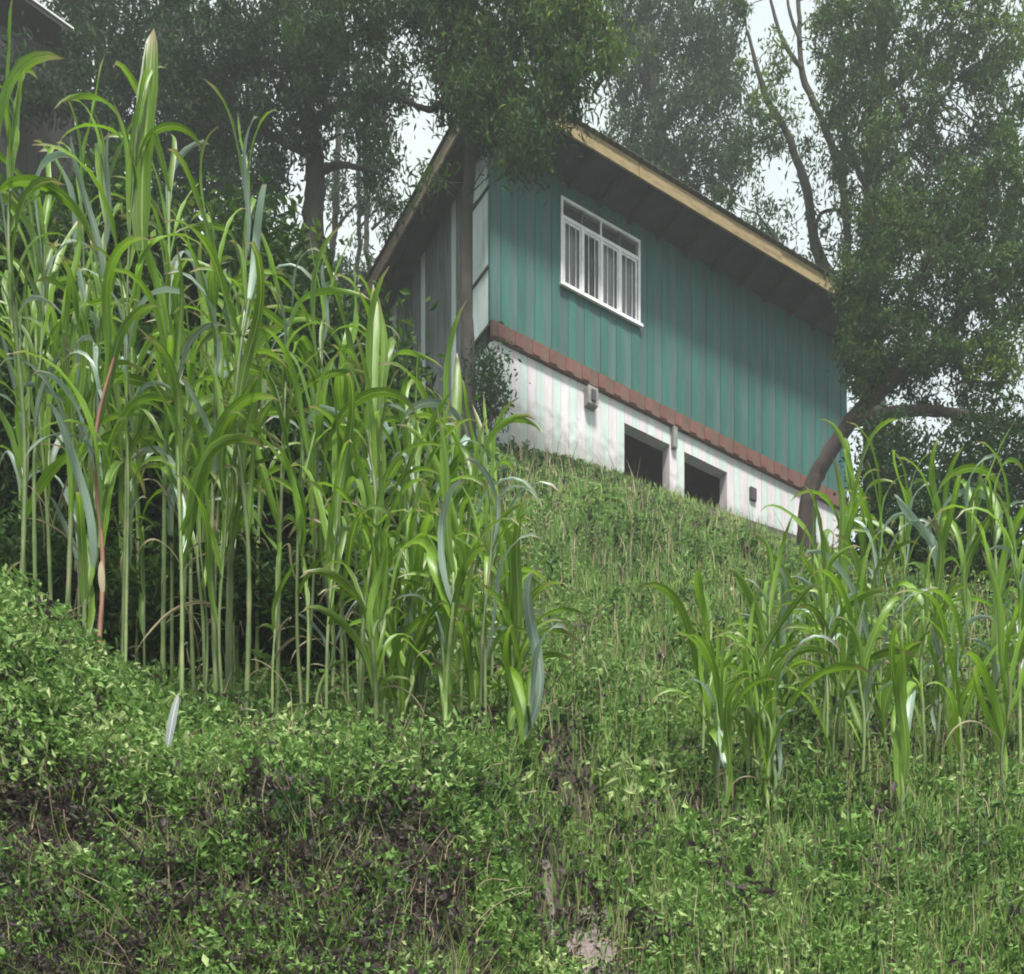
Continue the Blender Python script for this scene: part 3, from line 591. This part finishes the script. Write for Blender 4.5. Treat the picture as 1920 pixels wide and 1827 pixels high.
# far wood behind everything
n = 26000; fw = np.stack([rng.uniform(-34, 34, n), rng.uniform(46, 52, n), rng.uniform(16, 30, n)], 1)
fw = fw[(fw[:, 2] < 26.5+2.5*noise2(fw[:, 0], fw[:, 1], .35, 2)) | (fw[:, 0] < -14)]
o = leaf_cloud('far_wood', fw, .55, .28, rng.uniform(0.1, .9, len(fw)), M['leaf_far'], droop=.3, kind='stuff')

# ------------------------------------------------------------------ ground cover
def scatter(n, ymin, ymax, ulim=0.60, power=1.0):
    y = ymin*(ymax/ymin)**(rng.uniform(0, 1, n)**power); x = y*rng.uniform(-ulim, ulim, n)
    return x, y
def onground(x, y):
    t = (x-OX)*AX[0]+(y-OY)*AX[1]; ly = -(x-OX)*AX[1]+(y-OY)*AX[0]
    return ~((t > -0.3) & (t < HL+.2) & (ly > -0.06))
def patch(x, y):                       # bare, brownish patches (0..1)
    s = 0*x
    for (px, yy, sx, sy, a) in ((90, 6.0, .34, .16, 1.), (430, 5.66, .36, .13, 1.), (250, 6.15, .26, .1, .9), (200, 5.3, .36, .12, .9), (60, 5.5, .2, .12, .8), (650, 5.85, .3, .12, .8), (1075, 8.4, .17, .42, 1.), (830, 5.6, .16, .4, 1.), (1320, 8.2, .2, .3, .7), (1100, 6.7, .2, .42, .93), (700, 5.4, .5, .3, .6), (1450, 4.9, .4, .3, .5), (1780, 5.0, .4, .25, .6)):
        cx = (px-960)/F*yy; s = np.maximum(s, a*np.exp(-((x-cx)/sx/1.15)**2-((y-yy)/sy/1.3)**2))
    n_ = sstep(.15, .8, noise2(x, y, 2.6, 2))*.95*(1-sstep(-.4, .3, x))*sstep(6.35, 6.1, y)
    return np.maximum(s, n_)
def grass_blades(name, x, y, h, wd, tint, bend=.35, label=None, mat='grass'):
    m = onground(x, y); x, y = x[m], y[m]; h = np.broadcast_to(h, m.shape)[m]; wd = np.broadcast_to(wd, m.shape)[m]; tint = tint[m]
    n = len(x); z = ground(x, y)-0.02; B = np.stack([x, y, z], 1)
    az = rng.uniform(0, 6.283, n); d = np.stack([np.cos(az), np.sin(az), 0*az], 1)
    sa = rng.uniform(0, 6.283, n); s = np.stack([np.cos(sa), np.sin(sa), 0*sa], 1)*wd[:, None]/2
    bd = (rng.uniform(0.1, 1, n)*bend*h)[:, None]; up = np.array((0, 0, 1.0))
    p1 = B+up*h[:, None]*.55+d*bd*.35; p2 = B+up*h[:, None]*rng.uniform(.8, 1, (n, 1))+d*bd*1.1
    V = np.stack([B-s, B+s, p1+s*.8, p1-s*.8, p2+s*.12, p2-s*.12], 1).reshape(-1, 3)
    b = np.arange(n)[:, None]*6; F_ = np.concatenate([b+np.array((0, 1, 2, 3)), b+np.array((3, 2, 4, 5))])
    o = mesh_np(name, V, F_, M[mat], attr=np.clip(np.concatenate([tint, tint]), 0, 1)); o['kind'] = 'stuff'
    return o
# meadow grass over the slope
x, y = scatter(195000, 5.0, 25)
pt = patch(x, y); rgt = sstep(-0.6, 0.3, x-0.02*y)
keep = rng.uniform(0, 1, len(x)) < (0.3+0.7*rgt)*(1-.9*np.minimum(pt, 1.1))*np.where(y > 9.5, 1, .75); x, y, pt = x[keep], y[keep], pt[keep]
tn = .56+.24*noise2(x, y, 1.1, 0)+rng.normal(size=len(x))*.16
dry = rng.uniform(0, 1, len(x)) < 0.06; tn[dry] = rng.uniform(.86, 1, dry.sum()); tn[~dry] = np.minimum(tn[~dry], .83)
grass_blades('grass', x, y, .16*rng.uniform(.5, 1.4, len(x))*(0.75+y/28)*(1-.45*sstep(17, 22, y)), .008*(y/7)**.8, tn)
def steep(n, x0=-.50, x1=.05, y0=4.75, y1=6.7):
    y = rng.uniform(y0, y1, n); return y*rng.uniform(x0, x1, n), y
# leafy weeds: a carpet and, on it, separate tufts with dark gaps between
x, y = scatter(195000, 4.6, 24, power=1.2); sx_, sy_ = steep(70000); x = np.append(x, sx_); y = np.append(y, sy_)
pt = patch(x, y); keep = (rng.uniform(0, 1, len(x)) < (1-.88*pt)) & onground(x, y-.05); x, y, pt = x[keep], y[keep], pt[keep]
def weed_tint(x, y): return .52+.2*noise2(x, y, 1.6, 1)+.14*noise2(x, y, 6, 0)+.16*sstep(5.9, 6.3, y)*sstep(7.4, 6.9, y)*(1-sstep(-.3, .2, x))
z = ground(x, y)+.06*rng.uniform(0, 1, len(x))
tn = np.maximum(weed_tint(x, y)-.12+rng.normal(size=len(x))*.14, .2); br = rng.uniform(0, 1, len(x)) < .12+.7*pt+.16*(1-sstep(-.4, .1, x))*sstep(6.4, 6.1, y); tn[br] = rng.uniform(0, .17, br.sum())
leaf_cloud('weeds', np.stack([x, y, z], 1), .036*(y/6.5)**.9, .018*(y/6.5)**.9, tn, M['weed'], droop=.0, kind='stuff')
cx, cy = scatter(11200, 4.6, 23, power=1.25); sx_, sy_ = steep(3800); cx = np.append(cx, sx_); cy = np.append(cy, sy_); sx_, sy_ = steep(900, -.5, -.25, 6.2, 7.6); cx = np.append(cx, sx_); cy = np.append(cy, sy_); pt = patch(cx, cy)
keep = (rng.uniform(0, 1, len(cx)) < 1-.92*pt) & onground(cx, cy-.1); cx, cy, pt = cx[keep], cy[keep], pt[keep]
nc_ = len(cx); hh = rng.uniform(.06, .26, nc_)*(cy/7)**.3*(1-.4*pt)*(1-.5*sstep(17, 22, cy)); rr_ = hh*rng.uniform(.3, .6, nc_)+.02; gz_ = ground(cx, cy); kk = 30
ctn = weed_tint(cx, cy)+rng.normal(size=nc_)*.2; ls = rng.uniform(.8, 1.5, nc_)*np.where(rng.uniform(0, 1, nc_) < .10, 1.5, 1)*np.interp(cy, (8, 14), (1, .62))
brn = rng.uniform(0, 1, nc_) < .07+.75*pt+.13*(1-sstep(-.4, .1, cx))*sstep(6.4, 6.1, cy)
rep = lambda v: np.repeat(v, kk)
u = rng.uniform(0, 1, nc_*kk); a_ = rng.uniform(0, 6.283, nc_*kk); rad = rep(rr_)*(.25+.75*u)*rng.uniform(.2, 1, nc_*kk)
X_ = rep(cx)+np.cos(a_)*rad; Y_ = rep(cy)+np.sin(a_)*rad; Z_ = rep(gz_)+rep(hh)*u
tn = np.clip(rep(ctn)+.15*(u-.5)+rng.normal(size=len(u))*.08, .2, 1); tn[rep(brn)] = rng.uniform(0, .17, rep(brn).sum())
leaf_cloud('weed_tufts', np.stack([X_, Y_, Z_], 1), .034*(Y_/6.5)**.9*rep(ls), .017*(Y_/6.5)**.9*rep(ls), tn, M['weed'], droop=-.15, kind='stuff')
# dry upright stems
x, y = scatter(9700, 4.8, 22); k = rng.uniform(0, 1, len(x)) < .12+.88*sstep(-.4, .5, x); x, y = x[k], y[k]
grass_blades('dry_stems', x, y, .38*rng.uniform(.4, 1.3, len(x))*(y/8)**.5, (.0045*(y/7)**.9), rng.uniform(0, 1, len(x)), bend=.3, mat='stem')

# longer grass tufts hanging over the bank and loose dead twigs in the weeds
cx, cy = steep(420, -.46, .02, 4.9, 7.0); kk = 22
x = np.repeat(cx, kk)+rng.normal(size=420*kk)*.035; y = np.repeat(cy, kk)+rng.normal(size=420*kk)*.035
grass_blades('tufted_grass', x, y, .17*np.repeat(rng.uniform(.5, 1.4, 420), kk)*rng.uniform(.6, 1.1, len(x)), .006, np.repeat(rng.uniform(.3, .98, 420), kk)+rng.normal(size=len(x))*.06, bend=.9)
Vt, Ft, off = [], [], 0
tx, ty = steep(520, -.46, .08, 4.9, 7.2); t2x, t2y = scatter(220, 5, 12); tx = np.append(tx, t2x); ty = np.append(ty, t2y); tz = ground(tx, ty)
for a_, b_, c_ in zip(tx, ty, tz):
    p0 = np.array((a_, b_, c_+.02)); d = rng.normal(size=3)*.13; d[2] = abs(d[2])*1.1+.03
    v, f = tube_arrays(curve_pts([p0, p0+d*.5+rng.normal(size=3)*.02, p0+d+np.array((0, 0, -.02))], 6), np.linspace(.0035, .0015, 6), 3)
    Vt.append(v); Ft.append(f+off); off += len(v)
o = mesh_np('dead_twigs', np.concatenate(Vt), np.concatenate(Ft), M['stem'], attr=rng.uniform(0, 1, sum(len(f) for f in Ft))); o['kind'] = 'stuff'

# pale bare earth showing in the hollow at the bottom edge
gx_ = np.linspace(.17, .48, 14); gy_ = np.linspace(6.2, 7.25, 14); XX, YY = np.meshgrid(gx_, gy_)
XX = XX+.04*np.sin(YY*17)*(XX-.33)*4; ZZ = ground(XX, YY)+.012
i = np.arange(13)[None, :]+np.arange(13)[:, None]*14
o = mesh_np('bare_earth', np.stack([XX, YY, ZZ], -1).reshape(-1, 3), np.stack([i, i+1, i+15, i+14], -1).reshape(-1, 4), rough_mat('pale_earth', (.11, .09, .085), (.24, .195, .19), 26, .95, bump=.6), smooth=True)
o['kind'] = 'structure'

# ------------------------------------------------------------------ maize
def maize_leaf_mesh(name, Ln, Wd, th0, th1, pw, twist, wave, mat, fold=0.22):
    n = 12; s = np.linspace(0, 1, n+1); th = th0+(th1-th0)*s**pw
    ds = Ln/n; cx = np.concatenate([[0], np.cumsum(np.sin(th[:-1])*ds)]); cz = np.concatenate([[0], np.cumsum(np.cos(th[:-1])*ds)])
    wv = Wd*((s+.06)/1.06)**.45*(1-s)**.55*1.15; wv[-1] = 0.002
    V, uv = [], []
    for i in range(n+1):
        T = np.array((math.sin(th[i]), 0, math.cos(th[i]))); N = np.array((-math.cos(th[i]), 0, math.sin(th[i]))); Sd = np.array((0, 1.0, 0))
        a = twist*s[i]+wave*math.sin(s[i]*9); Sr = Sd*math.cos(a)+N*math.sin(a); Nr = N*math.cos(a)-Sd*math.sin(a)
        c = np.array((cx[i], wave*0.10*math.sin(s[i]*7), cz[i])); ed = 0.05*Wd*math.sin(s[i]*26)
        V += [c-Sr*wv[i]/2+Nr*(wv[i]*fold+ed), c, c+Sr*wv[i]/2+Nr*(wv[i]*fold-ed)]
        uv += [(0, s[i]), (.5, s[i]), (1, s[i])]
    F_ = [(i*3+j, i*3+j+1, i*3+j+4, i*3+j+3) for i in range(n) for j in range(2)]
    o = mesh_np(name, V, F_, mat, uv=uv, smooth=True); me = o.data
    bpy.data.objects.remove(o); return me
R = math.radians
def fold_leaf(name, k, mat):
    return maize_leaf_mesh(name, 1.0, random.uniform(.075, .115), R(random.uniform(4, 20)), R(random.uniform(135, 178)), random.uniform(1.7, 4.5), random.uniform(-1.6, 1.6), random.uniform(-.45, .45), mat)
LV = [fold_leaf('leaf', k, M['mzsheen' if k % 6 == 2 else 'mz']) for k in range(22)]
LU = [maize_leaf_mesh('leaf', 1.0, random.uniform(.07, .10), R(random.uniform(1, 9)), R(random.uniform(12, 110)), random.uniform(2, 5), random.uniform(-1.2, 1.2), random.uniform(-.3, .3), M['mz']) for _ in range(10)]
LD = [maize_leaf_mesh('dry_leaf', 1.0, random.uniform(.03, .05), R(random.uniform(25, 50)), R(random.uniform(150, 178)), random.uniform(.5, 1.0), random.uniform(-3, 3), random.uniform(-.5, .5), M['mzdry'], .35) for _ in range(6)]

def maize(px, topy, Y, label, group, lean=0.0, nleaf=None, red=False, scale=1.0, dry=None, base=None, forks=1):
    x = (px-960)/F*Y; zt = (HZ-topy)/F*Y
    bx = x-lean; gz = float(ground(bx, Y)); B = np.array((bx, Y, gz-0.03))
    H = zt-gz; St = max(H-0.50*scale, 0.35)                # stalk length; the tip leaves stand above it
    T = empty('maize_plant', B, label, 'maize plant', group)
    c = [(0, 0, 0), (lean*.25+rng.normal()*.02, rng.normal()*.03, St*.4), (lean*.6+rng.normal()*.03, rng.normal()*.04, St*.75), (lean*.93, rng.normal()*.04, St)]
    n = max(8, int(St/.16)); p = curve_pts(c, n*2); rr = np.linspace(.0125, .006, len(p))*rng.uniform(.75, 1.25)*(1+.22*(np.arange(len(p)) % 2 == 0))*scale**.5
    v, f = tube_arrays(p, rr, 7); mesh_np('stalk', v, f, M['stalk_red' if red else 'stalk'], T, smooth=True)
    nl = nleaf or int(5+2.6*H*rng.uniform(.8, 1.2)); az = rng.uniform(0, 6.28)
    for k in range(nl):
        s = .34+.66*(k+1)/nl if H > 1.6 else .12+.88*(k+1)/nl
        q_ = p[min(len(p)-1, int(s*(len(p)-1)))]
        top = s > .9; az += math.pi+rng.normal()*.5 if not top else 2.2+rng.normal()*.4
        me = (LU if (top and rng.uniform() < .75) or rng.uniform() < .12 else LV)[0:]
        me = me[rng.integers(len(me))]
        o = link(bpy.data.objects.new('leaf', me), T)
        o.location = q_; o.rotation_euler = (rng.normal()*.1, rng.normal()*.1, az)
        L_ = scale*(.50+.36*math.sin(min(s*1.15, 1)*math.pi*.8))*rng.uniform(.65, 1.2)
        o.scale = (L_, L_*rng.uniform(.85, 1.25), L_)
    nd = dry if dry is not None else (rng.integers(1, 4) if H > 1.8 else rng.integers(0, 2))
    for k in range(nd):
        q_ = p[int(rng.uniform(.12, .45)*(len(p)-1))]
        o = link(bpy.data.objects.new('dry_leaf', LD[rng.integers(6)]), T); o.location = q_
        o.rotation_euler = (0, 0, rng.uniform(0, 6.28)); L_ = rng.uniform(.3, .6)*scale; o.scale = (L_, L_, L_)
    return T
GL, GM, GR = 'maize plants in the tall left stand', 'maize plants in the middle below the house', 'maize plants in the right-hand stand'
for a in (
    (20, 70, 7.6, 'tall maize plant at the left edge with a broad leaf arching over the shed', GL, -.05),
    (85, 240, 8.0, 'maize plant just inside the left edge, beneath the dark shed', GL, .05),
    (150, 190, 8.6, 'maize plant with drooping pale tips right of the shed', GL, -.06),
    (262, 60, 7.7, 'tallest maize plant, one broad leaf standing upright towards the top edge', GL, .10),
    (205, 170, 8.2, 'tall maize plant immediately left of the tallest upright leaf', GL, .1),
    (320, 210, 8.8, 'tall maize plant immediately right of the tallest upright leaf', GL, .05),
    (395, 290, 7.9, 'maize plant with pale hanging blades, second right of the tallest leaf', GL, -.04),
    (470, 190, 8.4, 'tall maize plant with ragged flag leaf against the dark tree', GL, .12),
    (470, 390, 7.8, 'bright maize plant left of the arching tips', GL, .03),
    (540, 430, 8.1, 'bright maize plant in front of the thick tree trunk', GL, .06),
    (610, 440, 8.4, 'maize plant with thin arching tip right of the thick trunk', GL, .12),
    (660, 490, 8.8, 'maize plant with yellow-green tips under the bright sky gap', GL, .05),
    (720, 510, 8.3, 'maize plant with rolled upright leaves below the roof end', GL, .14),
    (50, 480, 8.4, 'mid-height maize plant among the left edge shrubs', GL, .0),
    (130, 470, 7.9, 'maize plant with folded pale leaves left of the central stalks', GL, .02),
    (215, 480, 7.5, 'front maize plant on a long reddish stalk at the left', GL, .1),
    (330, 520, 7.7, 'front maize plant with whitish hanging blades at the left', GL, -.03),
    (170, 760, 7.6, 'short maize plant with pale tip curling over at the left', GL, .0),
    (590, 620, 7.8, 'front maize plant on a straight bare stem left of centre', GL, .05),
    (640, 740, 7.6, 'front maize plant with a golden leaf drooping right', GL, .08),
    (430, 700, 7.8, 'shorter maize plant between bare stems left of centre', GL, .02),
    (690, 620, 7.6, 'front maize plant with narrow leaf blades on a thick pale stem', GL, .06),
    (790, 640, 8.1, 'maize plant with broad bluish leaf beside the house corner', GM, .06),
    (840, 690, 8.6, 'maize plant with an upright blade in front of the house corner', GM, .02),
    (760, 700, 8.4, 'maize plant with drooping silvery leaves left of the house corner', GM, .0),
    (890, 740, 8.2, 'yellow-green maize plant overlapping the white wall', GM, .08),
    (930, 790, 8.8, 'maize plant pointing a leaf right across the white wall', GM, .04),
    (910, 880, 7.7, 'short yellow-green maize plant below the white wall corner', GM, .0),
    (850, 860, 7.4, 'front maize plant with tan stem just left of the frame centre', GM, .04),
    (960, 1040, 7.9, 'short maize plant with white-edged leaf right of the middle stand', GM, .03),
    (990, 1150, 7.5, 'smallest maize plant at the right end of the middle stand', GM, .02)):
    maize(*a[:5], lean=a[5], red=('reddish' in a[3]))
for k in range(30):                                   # the crowd behind
    px = rng.uniform(-20, 800); Y = rng.uniform(8.6, 10.4); ty = np.interp(px, (0, 250, 450, 700, 850), (330, 330, 430, 620, 800))+rng.uniform(0, 330)
    maize(px, ty, Y, 'maize plant standing in the crowded back rows of the left stand', 'back rows of the left maize stand', lean=rng.normal()*.06)
for k in range(16):                                   # leafy plants lower on the bank towards the centre
    px = rng.uniform(690, 1000); Y = rng.uniform(7.3, 8.6)
    maize(px, rng.uniform(800, 1080)+max(0, px-900)*.8, Y, 'leafy bright maize plant filling the middle stand below the house corner', 'leafy filling plants of the middle maize stand', lean=rng.normal()*.05, nleaf=11, scale=.85)
for k in range(14):                                   # thin bare stems in front
    px = rng.uniform(220, 980); Y = rng.uniform(7.5, 8.3)
    maize(px, rng.uniform(760, 1130) if px > 350 else rng.uniform(620, 900), Y, 'thin young maize stem among the front stalks left of centre', 'thin front stems of the left maize stand', lean=rng.normal()*.05, nleaf=4, scale=.6)
for a in (
    (1330, 1045, 8.8, 'maize plant with an arching leaf, leftmost of the right-hand clump', GR, .05),
    (1400, 1090, 8.3, 'bright upright maize plant in the middle of the small clump', GR, .0),
    (1440, 1010, 8.7, 'bright maize plant with an erect leaf below the wall end', GR, .03),
    (1480, 1050, 9.2, 'maize plant arching right at the edge of the small clump', GR, .03),
    (1530, 930, 9.8, 'maize plant at the foot of the leaning trunk', GR, .0),
    (1600, 800, 10.6, 'tall maize plant with a leaf crossing the leaning trunk', GR, -.1),
    (1575, 900, 9.6, 'maize plant with one erect blade right of the leaning trunk', GR, -.03),
    (1650, 900, 10.0, 'maize plant with drooping blades under the leaning tree', GR, .0),
    (1700, 830, 10.4, 'tall maize plant under the horizontal limb', GR, .04),
    (1770, 870, 9.8, 'maize plant with wide arching leaves near the right edge', GR, .06),
    (1830, 830, 9.6, 'tall maize plant arching left near the right edge', GR, .06),
    (1870, 820, 9.2, 'tallest maize plant of the right-hand stand, leaf bent over', GR, .02),
    (1915, 900, 8.8, 'maize plant cut by the right edge of the picture', GR, .0),
    (1740, 1010, 9.0, 'shorter maize plant with dark gaps behind it at the right', GR, .02),
    (1640, 1040, 8.8, 'shorter maize plant below the leaning tree', GR, .02),
    (1810, 1040, 8.6, 'front maize plant with hanging pale blades at the right', GR, .03),
    (1890, 1080, 8.2, 'front maize plant near the right edge, lower than its neighbours', GR, .0),
    (1560, 1080, 8.6, 'short maize plant between clump and right-hand stand', GR, .0),
    (1360, 1180, 8.0, 'short bright maize plant in front of the small clump', GR, .02),
    (1690, 1180, 8.0, 'short front maize plant amid the right-hand grass', GR, .0)):
    maize(*a[:5], lean=a[5], scale=.95)
for k in range(8):
    maize(rng.uniform(1320, 1500), rng.uniform(1070, 1210), rng.uniform(8.0, 9.3), 'slim bright maize plant among others in the small clump below the wall end', 'small maize clump below the end of the white wall', lean=rng.normal()*.04, nleaf=9, scale=.85)
for k in range(26):
    px = rng.uniform(1540, 1960) if k < 16 else rng.uniform(1970, 2350); Y = rng.uniform(8.3, 11)
    maize(px, rng.uniform(940, 1200), Y, 'maize plant inside the dense right-hand stand', 'dense back of the right maize stand', lean=rng.normal()*.05, scale=.8)

def extra_leaf(T, px, py, Y, Ln, Wk, az, me, tilt=0.0):
    o = link(bpy.data.objects.new('leaf', me), T); b = P(px, py, Y); o.location = Vector(b)-T.location
    o.rotation_euler = (0, tilt, az); o.scale = (Ln, Ln*Wk, Ln)
def by_label(t): return [o for o in bpy.data.objects if t in o.get('label', '')][0]
UP = maize_leaf_mesh('leaf', 1.0, .115, R(1), R(14), 2.0, .25, .05, M['mz'])
ARC = maize_leaf_mesh('leaf', 1.0, .11, R(4), R(95), 3.2, -.9, .05, M['mz'])
HANG = maize_leaf_mesh('leaf', 1.0, .10, R(10), R(176), 1.3, -1.1, .1, M['mz'])
SHEEN = maize_leaf_mesh('leaf', 1.0, .10, R(8), R(178), 1.2, -1.3, .1, M['mzsheen'])
T = by_label('one broad leaf standing upright')
extra_leaf(T, 268, 470, 7.7, 1.32, 1.5, R(70), UP); extra_leaf(T, 262, 300, 7.68, .5, 1.4, R(10), HANG); extra_leaf(T, 255, 330, 7.68, .62, 1.3, R(185), HANG)
T = by_label('broad leaf arching over the shed')
extra_leaf(T, -10, 380, 7.5, 1.08, 1.2, R(28), ARC); extra_leaf(T, 20, 560, 7.5, .9, 1.2, R(40), ARC); extra_leaf(T, -20, 420, 7.45, .9, 1.1, R(40), HANG)
T = by_label('with a leaf crossing the leaning trunk'); extra_leaf(T, 1650, 960, 10.5, .75, 1.3, R(185), ARC)
T = by_label('leaf bent over'); extra_leaf(T, 1890, 980, 9.1, .6, 1.6, R(180), ARC)
T = by_label('wide arching leaves near the right edge'); extra_leaf(T, 1750, 960, 9.7, .75, 1.5, R(5), HANG); extra_leaf(T, 1760, 990, 9.7, .7, 1.3, R(10), SHEEN)
T = by_label('with a golden leaf drooping right'); extra_leaf(T, 612, 860, 7.55, .75, 1.1, R(-10), HANG)
T = by_label('broad bluish leaf beside'); extra_leaf(T, 750, 820, 8.0, .62, 1.5, R(20), SHEEN); extra_leaf(T, 700, 780, 8.0, .8, 1.2, R(95), UP)
T = by_label('with an upright blade in front'); extra_leaf(T, 855, 880, 8.5, .75, 1.2, R(85), UP)
T = by_label('pale tip curling over'); extra_leaf(T, 205, 880, 7.5, .62, 1.1, R(180), HANG); extra_leaf(T, 190, 900, 7.5, .65, .9, R(175), SHEEN)
T = by_label('pointing a leaf right'); extra_leaf(T, 905, 840, 8.7, .5, 1.3, R(0), LV[0], .5)

# single leaves lying or standing on the bank
def lone(name, label, px, py, Y, mesh, mat, sc, rot, cat):
    me = mesh.copy(); me.materials.clear(); me.materials.append(mat)
    o = link(bpy.data.objects.new(name, me)); o.location = P(px, py, Y); o.scale = sc; o.rotation_euler = rot
    o['label'] = label; o['category'] = cat
pl_ = maize_leaf_mesh('fallen_leaf', 1.0, .11, R(0), R(12), 1, .3, 0, M['mzpale'], .1)
lone('fallen_leaf', 'single whitish dead leaf standing point-down in the weeds at the lower left', 314, 1405, 6.45, pl_, M['mzpale'], (.27, .62, .27), (R(9), 0, R(80)), 'leaf')
lone('fallen_leaf', 'small yellow withered leaf beside the reddish stalk at the left', 193, 1110, 7.42, pl_, M['mzdry'], (.18, .6, .18), (R(-7), 0, R(75)), 'leaf')
